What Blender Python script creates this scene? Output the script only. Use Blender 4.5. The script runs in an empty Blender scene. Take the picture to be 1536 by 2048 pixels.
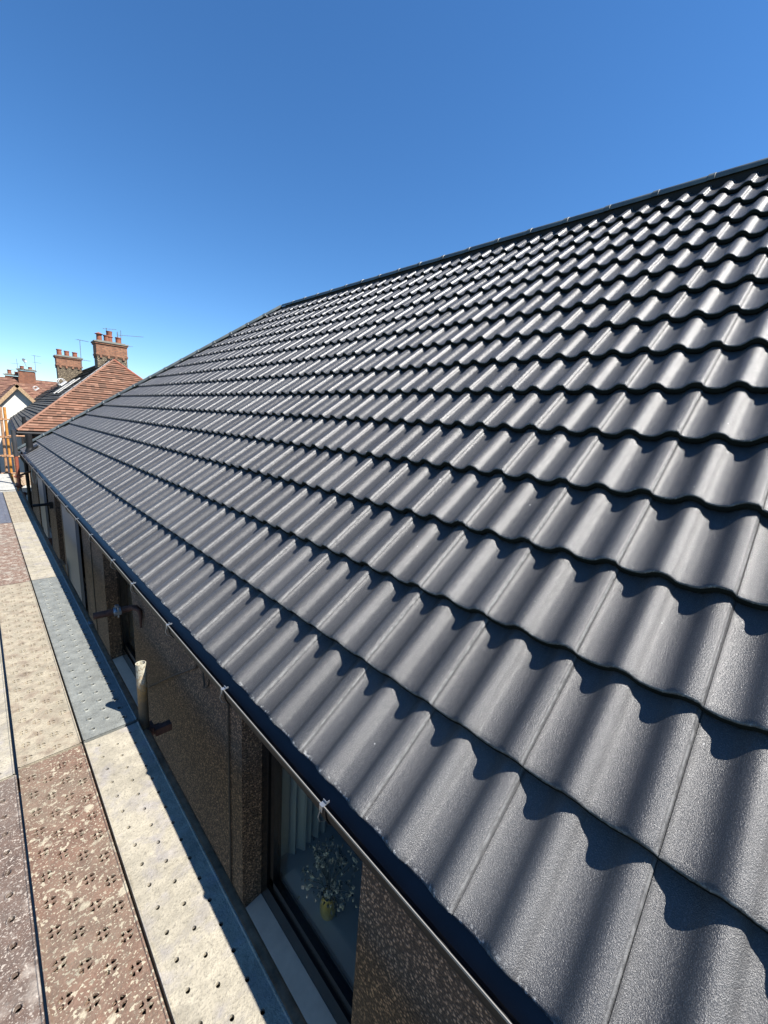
import bpy, bmesh, math, random
from mathutils import Vector, Matrix, noise
random.seed(7)
R = math.radians
scene = bpy.context.scene
H = 6.2                       # eye height above the garden; z values below are given from eye level and lifted by H

# ------------------------------------------------------------------ camera, world, sun, exposure
PITCH, YAW, ROLL, FPX = 0.2078, 0.7931, 0.0695, 806.37
def cam_axes():
    f = Vector((math.sin(YAW)*math.cos(PITCH), math.cos(YAW)*math.cos(PITCH), -math.sin(PITCH)))
    rt = Vector((math.cos(YAW), -math.sin(YAW), 0)); up = rt.cross(f)
    return (math.cos(ROLL)*rt+math.sin(ROLL)*up, -math.sin(ROLL)*rt+math.cos(ROLL)*up, f)
CR, CU, CF = cam_axes()
cam = bpy.data.cameras.new('camera'); camo = bpy.data.objects.new('camera', cam)
scene.collection.objects.link(camo)
cam.sensor_fit = 'VERTICAL'; cam.sensor_height = 24; cam.sensor_width = 18
cam.lens = FPX/2048*24; cam.clip_start = .02; cam.clip_end = 2000
m = Matrix((CR, CU, -CF)).transposed().to_4x4(); m.translation = Vector((0, 0, H)); camo.matrix_world = m
scene.camera = camo
SUN = Vector((.274, -.541, .796)).normalized()
world = bpy.data.worlds.new('World'); scene.world = world; world.use_nodes = True
wn = world.node_tree.nodes; wl = world.node_tree.links
sky = wn.new('ShaderNodeTexSky'); sky.sky_type = 'NISHITA'; sky.sun_disc = False
sky.sun_elevation = math.asin(SUN.z); sky.sun_rotation = math.atan2(SUN.x, SUN.y)
sky.altitude = 0; sky.air_density = 1.0; sky.dust_density = 0; sky.ozone_density = 8.0
bg = wn['Background']; bg.inputs['Strength'].default_value = .071
hs_ = wn.new('ShaderNodeHueSaturation'); hs_.inputs['Saturation'].default_value = 1.13; hs_.inputs['Hue'].default_value = .500
wl.new(sky.outputs[0], hs_.inputs['Color']); wl.new(hs_.outputs[0], bg.inputs[0])
sl = bpy.data.lights.new('sun', 'SUN'); sl.energy = 5.0; sl.angle = R(.53); sl.color = (1, .955, .89)
so = bpy.data.objects.new('sun', sl); scene.collection.objects.link(so)
so.rotation_euler = SUN.to_track_quat('Z', 'Y').to_euler(); so.location = (3, -6, 16)
scene.view_settings.view_transform = 'Standard'; scene.view_settings.look = 'None'
scene.view_settings.gamma = 1; scene.view_settings.use_curve_mapping = False
scene.view_settings.exposure = 1.35

# ------------------------------------------------------------------ materials
def mat(name, col=(.5, .5, .5), rough=.6, metal=0, spec=.5):
    m = bpy.data.materials.new(name); m.use_nodes = True
    b = m.node_tree.nodes['Principled BSDF']
    b.inputs['Base Color'].default_value = (*col, 1); b.inputs['Roughness'].default_value = rough
    b.inputs['Metallic'].default_value = metal; b.inputs['Specular IOR Level'].default_value = spec
    return m, m.node_tree, b
def N(nt, t, **k):
    n = nt.nodes.new(t)
    for a, v in k.items(): setattr(n, a, v)
    return n
def noise_n(nt, vec, scale, detail=4, rough=.55, dist=0):
    n = N(nt, 'ShaderNodeTexNoise'); n.inputs['Scale'].default_value = scale; n.inputs['Detail'].default_value = detail
    n.inputs['Roughness'].default_value = rough; n.inputs['Distortion'].default_value = dist
    nt.links.new(vec, n.inputs['Vector']); return n.outputs['Fac']
def ramp(nt, fac, stops, interp='LINEAR'):
    r = N(nt, 'ShaderNodeValToRGB'); cr = r.color_ramp; cr.interpolation = interp
    while len(cr.elements) < len(stops): cr.elements.new(.5)
    for e, (p, c) in zip(cr.elements, stops):
        e.position = p; e.color = (c, c, c, 1) if isinstance(c, (int, float)) else (*c, 1)
    nt.links.new(fac, r.inputs[0]); return r.outputs[0]
def mix(nt, fac, a, b, mode='MIX'):
    n = N(nt, 'ShaderNodeMix', data_type='RGBA', blend_type=mode)
    for s, v in ((n.inputs[0], fac), (n.inputs[6], a), (n.inputs[7], b)):
        if hasattr(v, 'is_linked'): nt.links.new(v, s)
        elif isinstance(v, (int, float)): s.default_value = v
        else: s.default_value = (*v, 1)
    return n.outputs[2]
def math_n(nt, op, a, b=0):
    n = N(nt, 'ShaderNodeMath', operation=op)
    for s, v in ((n.inputs[0], a), (n.inputs[1], b)):
        if hasattr(v, 'is_linked'): nt.links.new(v, s)
        else: s.default_value = v
    return n.outputs[0]
def bump(nt, b, h, strength, dist, prev=None):
    n = N(nt, 'ShaderNodeBump'); n.inputs['Strength'].default_value = strength; n.inputs['Distance'].default_value = dist
    nt.links.new(h, n.inputs['Height'])
    if prev: nt.links.new(prev, n.inputs['Normal'])
    nt.links.new(n.outputs[0], b.inputs['Normal']); return n.outputs[0]
def coords(nt, kind='Object'):
    return N(nt, 'ShaderNodeTexCoord').outputs[kind]
def wpos(nt):
    return N(nt, 'ShaderNodeNewGeometry').outputs['Position']

def tile_material(name, eaves):
    m, nt, b = mat(name, rough=.4); p = wpos(nt)
    big = noise_n(nt, p, 3, 3); fine = noise_n(nt, p, 420, 2, .7); mid = noise_n(nt, p, 60, 3)
    rnd = N(nt, 'ShaderNodeObjectInfo').outputs['Random']
    base = ramp(nt, big, [(.3, (.036, .0355, .0365)), (.7, (.050, .0495, .050))])
    tone = math_n(nt, 'ADD', math_n(nt, 'MULTIPLY', rnd, .34), .83)
    hs = N(nt, 'ShaderNodeHueSaturation'); nt.links.new(base, hs.inputs['Color']); nt.links.new(tone, hs.inputs['Value'])
    col = mix(nt, ramp(nt, fine, [(.50, 0.), (.68, .42)]), hs.outputs[0], (.20, .20, .20))
    # lime bloom and small chips along the front edge
    uv = N(nt, 'ShaderNodeSeparateXYZ'); nt.links.new(N(nt, 'ShaderNodeUVMap').outputs[0], uv.inputs[0])
    edge = ramp(nt, uv.outputs[1], [(0, 1.), (.05 if eaves else .025, 0.)])
    chips = ramp(nt, noise_n(nt, p, 95, 3, .6), [(.55, 0.), (.64, 1.)])
    k = math_n(nt, 'MULTIPLY', edge, chips)
    col = mix(nt, math_n(nt, 'MULTIPLY', k, .95 if eaves else .4), col, (.50, .50, .48))
    spot = ramp(nt, noise_n(nt, p, 38, 1, .3), [(.83, 0.), (.84, 1.)])
    col = mix(nt, spot, col, (.35, .35, .34))
    scuff = ramp(nt, noise_n(nt, p, 9, 5, .7, 1.5), [(.62, 0.), (.8, .35)])
    col = mix(nt, scuff, col, (.10, .10, .10))
    rim = ramp(nt, uv.outputs[1], [(0, 0.), (.008, .55), (.02, 0.)]); col = mix(nt, math_n(nt, 'MULTIPLY', rim, ramp(nt, mid, [(.4, .1), (.62, 1.)])), col, (.24, .24, .235))
    pit = ramp(nt, noise_n(nt, p, 300, 1, .5), [(.24, .8), (.29, 0.)]); col = mix(nt, pit, col, (.012, .012, .012))
    seam = ramp(nt, uv.outputs[0], [(0, 1.), (.013, 1.), (.017, 0.)]); seam = math_n(nt, 'MULTIPLY', seam, ramp(nt, mid, [(.38, .25), (.6, .9)]))
    col = mix(nt, seam, col, (.16, .16, .158))
    nt.links.new(col, b.inputs['Base Color'])
    nt.links.new(ramp(nt, mid, [(.3, .31), (.7, .40)]), b.inputs['Roughness'])
    b.inputs['Specular IOR Level'].default_value = .62
    n1 = bump(nt, b, fine, 1., .0013)
    bump(nt, b, noise_n(nt, p, 210, 4, .7), .6, .0013, n1)
    return m
M = {}
M['tile'] = tile_material('concrete_tile', False)
M['tile_eaves'] = tile_material('concrete_tile_eaves', True)
KEEP = {'sill_paint', 'curtain', 'room_paint', 'white_upvc', 'black_frame', 'cable', 'black_plastic', 'tray_plastic', 'gutter_lip', 'galvanised', 'petal', 'gold', 'rust_tube', 'aerial_metal', 'ridge'}
def simple(name, col, rough=.6, metal=0, bs=0, bd=.001, var=.25, vs=8, spec=.5, space='w'):
    if name not in KEEP: col = tuple(c*.66 for c in col)
    m, nt, b = mat(name, col, rough, metal, spec); p = wpos(nt) if space == 'w' else coords(nt)
    c0 = tuple(c*(1-var) for c in col); c1 = tuple(min(1, c*(1+var)) for c in col)
    nt.links.new(ramp(nt, noise_n(nt, p, vs, 5, .65), [(.3, c0), (.7, c1)]), b.inputs['Base Color'])
    if bs: bump(nt, b, noise_n(nt, p, bs, 3, .6), .5, bd)
    M[name] = m; return m
simple('ridge', (.085, .098, .096), .45, bs=300, bd=.0006)
simple('underlay', (.02, .02, .022), .9)
simple('black_plastic', (.010, .010, .011), .5, bs=60, bd=.0003, spec=.25)
simple('tray_plastic', (.02, .022, .028), .35)
simple('gutter_lip', (.20, .19, .17), .4, var=.1)
simple('galvanised', (.32, .34, .36), .4, .75, bs=120, bd=.0004)
simple('black_frame', (.008, .008, .009), .25, var=.1)
simple('white_upvc', (.55, .54, .50), .45, var=.05)
simple('grey_panel', (.22, .23, .26), .5, var=.08)
KEEP.add('grey_panel')
simple('sill_paint', (.62, .58, .50), .6, bs=200, bd=.0005, var=.12)
simple('rust_tube', (.10, .045, .03), .75, .2, bs=90, bd=.0006, var=.5, vs=25)
simple('dull_tube', (.50, .34, .20), .7, .2, bs=90, bd=.0006, var=.45, vs=20)
simple('red_tube', (.32, .085, .045), .6, .1, bs=90, bd=.0006, var=.3, vs=20)
simple('orange_tube', (.62, .27, .05), .55, .1, bs=60, bd=.0006, var=.35, vs=14)
simple('pale_orange_tube', (.46, .25, .13), .6, .1, bs=60, bd=.0006, var=.35, vs=14)
simple('grey_sleeve', (.05, .05, .055), .5)
simple('timber', (.42, .30, .18), .75, bs=60, bd=.001, var=.3, vs=12)
simple('cable', (.008, .008, .008), .5)
simple('gold', (.55, .36, .05), .4, .3)
simple('petal', (.66, .56, .42), .7, var=.2, vs=60)
simple('leaf', (.16, .16, .11), .7, var=.3, vs=60)
simple('curtain', (.40, .39, .36), .8, var=.06)
simple('room_paint', (.42, .40, .36), .8, var=.06)
simple('dark_floor', (.30, .25, .20), .7)
simple('white_render', (.78, .76, .70), .85, bs=40, bd=.003, var=.06, vs=2)
simple('lead', (.26, .26, .27), .6, bs=30, bd=.002)
simple('stone_cap', (.27, .26, .22), .9, bs=40, bd=.003, vs=4)
simple('mortar_white', (.50, .47, .42), .85, bs=30, bd=.004)
simple('pot_clay', (.30, .10, .055), .8, bs=30, bd=.003, var=.35, vs=5)
simple('aerial_metal', (.16, .17, .18), .45, .5)
simple('hook_white', (.75, .75, .73), .5)
simple('paving', (.22, .21, .19), .9, bs=20, bd=.004, var=.3, vs=1.2)
simple('lawn', (.07, .10, .035), .95, bs=30, bd=.02, var=.4, vs=2)

def tube_weathered():
    m, nt, b = mat('weathered_tube', rough=.6); p = coords(nt)
    z = N(nt, 'ShaderNodeSeparateXYZ'); nt.links.new(p, z.inputs[0])
    g = math_n(nt, 'ADD', math_n(nt, 'MULTIPLY', z.outputs[2], 2.2), math_n(nt, 'MULTIPLY', noise_n(nt, p, 30, 4), .5))
    col = ramp(nt, g, [(-.0, (.06, .05, .04)), (.42, (.11, .075, .04)), (.66, (.34, .19, .06)), (.80, (.40, .38, .30))])
    nt.links.new(mix(nt, ramp(nt, noise_n(nt, p, 120, 4), [(.48, 0.), (.62, .75)]), col, (.13, .085, .045)), b.inputs['Base Color'])
    bump(nt, b, noise_n(nt, p, 150, 3), .5, .0008); M['weathered_tube'] = m
tube_weathered()

def pebbledash(name, dark, light, scale=125, bd=.006):
    m, nt, b = mat(name, rough=.75); p = wpos(nt)
    v = N(nt, 'ShaderNodeTexVoronoi'); v.inputs['Scale'].default_value = scale; nt.links.new(p, v.inputs['Vector'])
    sep = N(nt, 'ShaderNodeSeparateColor'); nt.links.new(v.outputs['Color'], sep.inputs[0])
    c = ramp(nt, sep.outputs[0], [(.0, dark), (.45, tuple((a+b_)/2.6 for a, b_ in zip(dark, light))), (.8, light), (1, tuple(min(1, x*1.9) for x in light))])
    c = mix(nt, ramp(nt, v.outputs['Distance'], [(.35, 0.), (.62, .85)]), c, tuple(x*.5 for x in dark))
    c = mix(nt, ramp(nt, noise_n(nt, p, 2.5, 4), [(.35, .0), (.7, .35)]), c, dark)
    nt.links.new(c, b.inputs['Base Color'])
    inv = math_n(nt, 'SUBTRACT', 1, v.outputs['Distance'])
    bump(nt, b, inv, 1, bd); M[name] = m
pebbledash('pebbledash', (.062, .036, .022), (.30, .185, .115))
pebbledash('tan_roughcast', (.09, .065, .04), (.24, .19, .12), 28, .02)

def brick_mat(name, c1, c2, mortar, bw, bh, space='Object', ms=.012):
    c1 = tuple(c*.62 for c in c1); c2 = tuple(c*.62 for c in c2); mortar = tuple(c*.55 for c in mortar)
    m, nt, b = mat(name, rough=.85); p = coords(nt, space)
    s = N(nt, 'ShaderNodeSeparateXYZ'); nt.links.new(p, s.inputs[0])
    cb = N(nt, 'ShaderNodeCombineXYZ'); nt.links.new(math_n(nt, 'ADD', s.outputs[0], s.outputs[1]), cb.inputs[0]); nt.links.new(s.outputs[2], cb.inputs[1])
    br = N(nt, 'ShaderNodeTexBrick'); nt.links.new(cb.outputs[0], br.inputs['Vector'])
    br.inputs['Color1'].default_value = (*c1, 1); br.inputs['Color2'].default_value = (*c2, 1); br.inputs['Mortar'].default_value = (*mortar, 1)
    br.inputs['Scale'].default_value = 1; br.inputs['Brick Width'].default_value = bw; br.inputs['Row Height'].default_value = bh
    br.inputs['Mortar Size'].default_value = ms; br.inputs['Bias'].default_value = 0
    col = mix(nt, .3, br.outputs[0], ramp(nt, noise_n(nt, p, 6, 6, .7), [(.35, tuple(x*.25 for x in c1)), (.65, tuple(x*1.5 for x in c2))]))
    nt.links.new(col, b.inputs['Base Color'])
    bump(nt, b, br.outputs['Fac'], -.6, .012); M[name] = m
brick_mat('brick', (.30, .12, .065), (.46, .22, .12), (.13, .10, .075), .22, .075)
brick_mat('brick_dark', (.28, .10, .055), (.36, .14, .07), (.20, .14, .10), .22, .075)
def roof_far(name, cols, sx):
    cols = [tuple(c*.62 for c in q) for q in cols]
    m, nt, b = mat(name, rough=.85); p = N(nt, 'ShaderNodeUVMap').outputs[0]
    v = N(nt, 'ShaderNodeTexWhiteNoise', noise_dimensions='2D')
    mp = N(nt, 'ShaderNodeVectorMath', operation='MULTIPLY'); mp.inputs[1].default_value = (sx, 1, 1); nt.links.new(p, mp.inputs[0])
    sn = N(nt, 'ShaderNodeVectorMath', operation='FLOOR'); nt.links.new(mp.outputs[0], sn.inputs[0]); nt.links.new(sn.outputs[0], v.inputs[0])
    c = ramp(nt, v.outputs[0], [(0, cols[0]), (.4, cols[1]), (.75, cols[2]), (1, cols[3])])
    c = mix(nt, ramp(nt, noise_n(nt, wpos(nt), .9, 5), [(.35, 0.), (.7, .55)]), c, cols[0])
    nt.links.new(c, b.inputs['Base Color']); M[name] = m
roof_far('red_plain_tile', [(.15, .08, .05), (.23, .11, .065), (.29, .135, .08), (.37, .20, .13)], 7)
roof_far('brown_plain_tile', [(.20, .10, .07), (.27, .13, .09), (.33, .17, .11), (.36, .21, .14)], 6)
roof_far('grey_slate', [(.055, .054, .048), (.075, .073, .064), (.095, .09, .078), (.13, .12, .10)], 4)

def board_mat(name, under, paint, lo, hi, scale, grit=.5, rough=.8, fleck=None):
    """metal board 'under', splashed or coated with 'paint' where noise exceeds lo..hi"""
    under = tuple(c*.64 for c in under); paint = tuple(c*.64 for c in paint)
    m, nt, b = mat(name, rough=rough); p = coords(nt)
    info = N(nt, 'ShaderNodeObjectInfo').outputs['Random']
    off = N(nt, 'ShaderNodeVectorMath', operation='ADD'); cb = N(nt, 'ShaderNodeCombineXYZ')
    nt.links.new(math_n(nt, 'MULTIPLY', info, 40), cb.inputs[0]); nt.links.new(p, off.inputs[0]); nt.links.new(cb.outputs[0], off.inputs[1]); p = off.outputs[0]
    n = noise_n(nt, p, scale, 6, .62, .3); n2 = noise_n(nt, p, 130, 4, .65); n3 = noise_n(nt, p, 14, 5, .7)
    u = ramp(nt, n3, [(.3, tuple(c*.65 for c in under)), (.7, tuple(min(1, c*1.35) for c in under))])
    u = mix(nt, ramp(nt, n2, [(.5, 0.), (.66, .35)]), u, tuple(min(1, c*1.7+.02) for c in under))
    pc = ramp(nt, noise_n(nt, p, 22, 5, .6), [(.28, tuple(c*.72 for c in paint)), (.55, paint), (.75, tuple(min(1, c*1.12) for c in paint))])
    pc = mix(nt, ramp(nt, n2, [(.52, 0.), (.7, grit)]), pc, tuple(c*.45 for c in paint))
    pc = mix(nt, ramp(nt, noise_n(nt, p, 6.5, 7, .72, .6), [(.50, 0.), (.66, .55)]), pc, tuple(c*.42 for c in paint))
    crk = N(nt, 'ShaderNodeTexVoronoi', feature='DISTANCE_TO_EDGE'); crk.inputs['Scale'].default_value = 26; nt.links.new(p, crk.inputs['Vector'])
    pc = mix(nt, math_n(nt, 'MULTIPLY', ramp(nt, crk.outputs[0], [(0, .45), (.03, 0.)]), ramp(nt, n3, [(.45, 0.), (.6, 1.)])), pc, tuple(c*.45 for c in paint))
    k = ramp(nt, n, [(lo, 0.), (hi, 1.)])
    if fleck:
        fl = ramp(nt, noise_n(nt, p, fleck, 3, .55), [(.59, 0.), (.62, 1.)])
        k = math_n(nt, 'MAXIMUM', k, fl)
        fl2 = ramp(nt, noise_n(nt, p, fleck*2.7, 2, .5), [(.60, 0.), (.63, 1.)])
        k = math_n(nt, 'MAXIMUM', k, fl2)
    fin = mix(nt, k, u, pc); sp = noise_n(nt, p, 70, 5, .75)
    fin = mix(nt, ramp(nt, sp, [(.56, 0.), (.63, .6)]), fin, tuple(c*.38 for c in paint))
    fin = mix(nt, ramp(nt, noise_n(nt, p, 3.2, 6, .7, .5), [(.48, 0.), (.70, .45)]), fin, tuple(c*.45 for c in paint))
    nt.links.new(fin, b.inputs['Base Color'])
    b1 = bump(nt, b, k, .5, .0012)
    bump(nt, b, math_n(nt, 'ADD', math_n(nt, 'ADD', n2, noise_n(nt, p, 55, 4, .7, 1.0)), math_n(nt, 'MULTIPLY', n3, 1.2)), .75, .0036, b1); M[name] = m
board_mat('cream_board', (.36, .33, .30), (.50, .45, .345), .34, .50, 9, .8)
board_mat('beige_board', (.32, .25, .18), (.47, .41, .30), .34, .52, 14, .7)
board_mat('red_board', (.19, .112, .075), (.56, .49, .355), .60, .645, 9, .2, fleck=50)
board_mat('red_board_far', (.21, .128, .09), (.48, .42, .34), .52, .60, 16, .2, fleck=40)
board_mat('dark_red_board', (.135, .09, .068), (.52, .45, .38), .60, .72, 7, .2, fleck=75)
board_mat('grey_board', (.225, .235, .215), (.38, .38, .33), .60, .74, 12, .2, .55, fleck=None)
board_mat('blue_board', (.13, .135, .16), (.28, .28, .29), .55, .7, 20, .2, .5)
board_mat('white_board', (.42, .42, .39), (.58, .57, .52), .35, .5, 6, .2)
simple('board_inside', (.05, .045, .04), .8)

def glass_mat():
    m = bpy.data.materials.new('window_glass'); m.use_nodes = True; nt = m.node_tree; nt.nodes.clear()
    o = N(nt, 'ShaderNodeOutputMaterial'); t = N(nt, 'ShaderNodeBsdfTransparent'); g = N(nt, 'ShaderNodeBsdfGlossy')
    t.inputs[0].default_value = (.92, .96, .955, 1); g.inputs['Roughness'].default_value = .02
    fr = N(nt, 'ShaderNodeLayerWeight'); fr.inputs[0].default_value = .5; mx = N(nt, 'ShaderNodeMixShader')
    sch = math_n(nt, 'ADD', math_n(nt, 'MULTIPLY', math_n(nt, 'POWER', fr.outputs['Facing'], 5), .9), .035)
    nt.links.new(sch, mx.inputs[0]); nt.links.new(t.outputs[0], mx.inputs[1]); nt.links.new(g.outputs[0], mx.inputs[2])
    nt.links.new(mx.outputs[0], o.inputs[0]); M['glass'] = m
glass_mat()

# ------------------------------------------------------------------ mesh helpers
class MB:
    def __init__(s): s.v = []; s.f = []; s.uv = {}
    def add(s, vs, fs):
        o = len(s.v); s.v += [tuple(v) for v in vs]; s.f += [tuple(i+o for i in f) for f in fs]; return o
    def box(s, x0, x1, y0, y1, z0, z1, fr=None):
        vs = [Vector((x, y, z)) for z in (z0, z1) for y in (y0, y1) for x in (x0, x1)]
        if fr: vs = [fr @ v for v in vs]
        s.add(vs, [(0, 2, 3, 1), (4, 5, 7, 6), (0, 1, 5, 4), (2, 6, 7, 3), (0, 4, 6, 2), (1, 3, 7, 5)]); return s
    def tube(s, pts, r, n=12, closed_ends=True, hollow=0):
        pts = [Vector(p) for p in pts]; rr = r if isinstance(r, (list, tuple)) else [r]*len(pts)
        rings = []
        for i, p in enumerate(pts):
            d = (pts[min(i+1, len(pts)-1)]-pts[max(i-1, 0)]).normalized()
            a = d.orthogonal().normalized() if i == 0 else (a - d*a.dot(d)).normalized()
            b = d.cross(a)
            rings.append([p+(a*math.cos(t)+b*math.sin(t))*rr[i] for t in [2*math.pi*k/n for k in range(n)]])
        vs = [v for g in rings for v in g]; fs = []
        for i in range(len(pts)-1):
            for k in range(n): fs.append((i*n+k, i*n+(k+1) % n, (i+1)*n+(k+1) % n, (i+1)*n+k))
        if hollow:        # open mouth at the last end with a wall going back down
            d = (pts[-1]-pts[-2]).normalized(); L = len(vs)
            for dep in (0, -.12):
                c = pts[-1]+d*dep; b = d.cross(a)
                vs += [c+(a*math.cos(t)+b*math.sin(t))*hollow for t in [2*math.pi*k/n for k in range(n)]]
            o = (len(pts)-1)*n
            for k in range(n):
                fs.append((o+k, o+(k+1) % n, L+(k+1) % n, L+k)); fs.append((L+k, L+(k+1) % n, L+n+(k+1) % n, L+n+k))
            fs.append(tuple(L+n+k for k in range(n))); fs.append(tuple(range(n))[::-1])
        elif closed_ends:
            fs.append(tuple(range(n))[::-1]); o = (len(pts)-1)*n; fs.append(tuple(o+k for k in range(n)))
        s.add(vs, fs); return s
    def lathe(s, prof, c, n=16, axis=None):
        vs = []; fs = []; q = Vector((0, 0, 1)).rotation_difference(Vector(axis).normalized()) if axis else None
        for r, z in prof:
            for k in range(n):
                t = 2*math.pi*k/n; v = Vector((r*math.cos(t), r*math.sin(t), z))
                if q: v = q @ v
                vs.append(Vector(c)+v)
        for i in range(len(prof)-1):
            for k in range(n): fs.append((i*n+k, i*n+(k+1) % n, (i+1)*n+(k+1) % n, (i+1)*n+k))
        s.add(vs, fs); return s
    def extrude(s, prof, p0, p1, xa, za):     # profile (a,b) in plane xa/za swept from p0 to p1
        p0, p1, xa, za = Vector(p0), Vector(p1), Vector(xa), Vector(za); n = len(prof)
        vs = [p0+xa*a+za*b for a, b in prof]+[p1+xa*a+za*b for a, b in prof]
        fs = [(k, (k+1) % n, n+(k+1) % n, n+k) for k in range(n)]+[tuple(range(n))[::-1], tuple(range(n, 2*n))]
        s.add(vs, fs); return s
    def mesh(s, name, m=None, sharp=35):
        me = bpy.data.meshes.new(name); me.from_pydata(s.v, [], s.f)
        if m: me.materials.append(M[m] if isinstance(m, str) else m)
        bm = bmesh.new(); bm.from_mesh(me); bmesh.ops.recalc_face_normals(bm, faces=bm.faces); bm.to_mesh(me); bm.free()
        me.polygons.foreach_set('use_smooth', [True]*len(me.polygons)); me.set_sharp_from_angle(angle=R(sharp)); me.update()
        return me
    def obj(s, name, m, parent=None, loc=(0, 0, 0), kind=None, sharp=35):
        return link(name, s.mesh(name, m, sharp), parent, loc, kind)
def link(name, me, parent=None, loc=(0, 0, 0), kind=None, mw=None):
    o = bpy.data.objects.new(name, me); scene.collection.objects.link(o)
    if parent: o.parent = parent
    if mw is not None: o.matrix_local = mw
    else: o.location = loc
    if kind: o['kind'] = kind
    return o
def tag(o, label, cat, group=None):
    o['label'] = label; o['category'] = cat
    if group: o['group'] = group
    return o
def thing(name, label, cat, loc=(0, 0, 0), group=None, rz=0):
    o = bpy.data.objects.new(name, None); scene.collection.objects.link(o); o.location = loc; o.rotation_euler.z = rz
    o.empty_display_size = .1; return tag(o, label, cat, group)

# ------------------------------------------------------------------ ground
g = MB(); n = 24; S = 400
g.add([(-S+2*S*i/n, -S+2*S*j/n, 0) for j in range(n+1) for i in range(n+1)], [(j*(n+1)+i, j*(n+1)+i+1, (j+1)*(n+1)+i+1, (j+1)*(n+1)+i) for j in range(n) for i in range(n)])
g.obj('ground', 'lawn', kind='structure')
g = MB(); g.add([(-6, -12, .004), (30, -12, .004), (30, 60, .004), (-6, 60, .004)], [(0, 1, 2, 3)]); g.obj('path', 'paving', kind='structure')

# ------------------------------------------------------------------ main house
XE, ZE, A, G, Y0, T = .634, H-1.04, .6842, .3499, .3393, .3     # eaves tile line, pitch, gauge, first joint, tile width
CA, SA = math.cos(A), math.sin(A)
YC, HR = 12.31, 1.067                       # hip corner and plan ratio
SL = 5.26                                   # slope length to the ridge
XR, ZR = XE+SL*CA, ZE+SL*SA; YR = YC-HR*SL*CA
YS = -2.4                                   # how far the house is built behind the viewer
house = thing('house', 'brown pebbledash house with new dark grey tiled roof filling the right side', 'house', (0, 0, 0))
WX, WT = .76, .30                           # outer face of the wall and its thickness
ZS = H-2.56; ZT = H-1.19                    # sill level and head level
XB = 2*XR-WX                                # back wall
# openings along y: (y0, y1)
OPEN = [(.735, 1.60), (3.55, 4.60), (5.74, 7.02), (7.42, 8.05), (8.95, 10.75), (-1.9, -.7)]
wall = MB(); cuts = sorted(OPEN); yprev = YS; yend = YC-.10
for y0, y1 in cuts+[(yend, None)]:
    wall.box(WX, WX+WT, yprev, y0, 0, H-1.02)
    if y1 is not None:
        wall.box(WX+.0, WX+WT, y0, y1, 0, ZS-.05); wall.box(WX, WX+WT, y0, y1, ZT, H-1.02); yprev = y1
wall.obj('wall', 'pebbledash', house, sharp=30)
w = MB(); w.box(WX+WT+.002, XB, yend-WT, yend, 0, H-1.02); w.obj('wall', 'pebbledash', house)
w = MB(); w.box(XB-WT, XB, YS, yend-WT-.002, 0, H-1.02); w.obj('wall', 'pebbledash', house)
w = MB(); w.box(WX+WT+.002, XB-WT-.002, YS, YS+WT, 0, H-1.02); w.obj('wall', 'pebbledash', house)
f = MB(); f.box(WX+WT, XB-WT, YS+WT, yend-WT, H-3.35, H-3.2); f.obj('floor', 'dark_floor', house)
f = MB(); f.box(WX+WT, XB-WT, YS+WT, yend-WT, H-1.06, H-1.03); f.obj('ceiling', 'room_paint', house)
f = MB(); f.box(3.9, 4.0, YS+WT, yend-WT, H-3.2, H-1.06)
for yy in (2.45, 5.1, 8.6): f.box(WX+WT, 3.9, yy, yy+.1, H-3.2, H-1.06)
f.obj('partition', 'room_paint', house)

# roof body under the tiles, a closed hipped solid
def rp(v, y, nrm): return Vector((XE+v*CA-nrm*SA, y, ZE+v*SA+nrm*CA))
ut = -.082
e = rp(.05, 0, ut); t_ = Vector((XR, 0, ZR-.09)); xb = 2*XR-e.x
yc_ = YC-.06; vv = [(e.x, YS, e.z), (e.x, yc_, e.z), (xb, yc_, e.z), (xb, YS, e.z), (XR, YS, t_.z), (XR, YR, t_.z)]
roof = MB(); roof.add(vv, [(0, 1, 5, 4), (1, 2, 5), (2, 3, 4, 5), (0, 4, 3), (0, 3, 2, 1)]); roof = roof.obj('roof', 'underlay', house)

HT, TT, TH = .033, .036, .031               # roll height, step per course, visible thickness
# depth below the crest against distance from the crest, one roll (150 mm): steep towards the viewer, easy bowl beyond
PT = [(0, 0), (.0185, .15), (.032, .46), (.038, .69), (.046, .85), (.059, .945), (.076, 1.0), (.096, .92), (.107, .78), (.119, .50), (.130, .23), (.140, .06), (.15, 0)]
def _slopes():
    n = len(PT)-1; h = [PT[i+1][0]-PT[i][0] for i in range(n)]; d = [(PT[i+1][1]-PT[i][1])/h[i] for i in range(n)]
    m_ = [0.0]
    for i in range(1, n): m_.append(0 if d[i-1]*d[i] <= 0 else 2*d[i-1]*d[i]/(d[i-1]+d[i]))
    return m_+[0.0]
PM = _slopes()
def prof(u):
    w = (.032-u) % .15
    for i in range(len(PT)-1):
        if w <= PT[i+1][0]+1e-9:
            h = PT[i+1][0]-PT[i][0]; t = (w-PT[i][0])/h
            y = (2*t**3-3*t*t+1)*PT[i][1]+(t**3-2*t*t+t)*h*PM[i]+(-2*t**3+3*t*t)*PT[i+1][1]+(t**3-t*t)*h*PM[i+1]
            return -HT*y
    return 0
US = [0, .002, .0045, .0065, .009]+[.012+.276*i/36 for i in range(37)]+[.2915, .294, .2965, .2972, .2992, .3008]
def surf_n(u):
    z = prof(u)
    if u < .0065: z += .0042*(u/.0065)
    elif u < .03: z += .0042*(1-(u-.0065)/.0235)**1.5
    if .297 < u < .3: z -= .003
    return z
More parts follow.
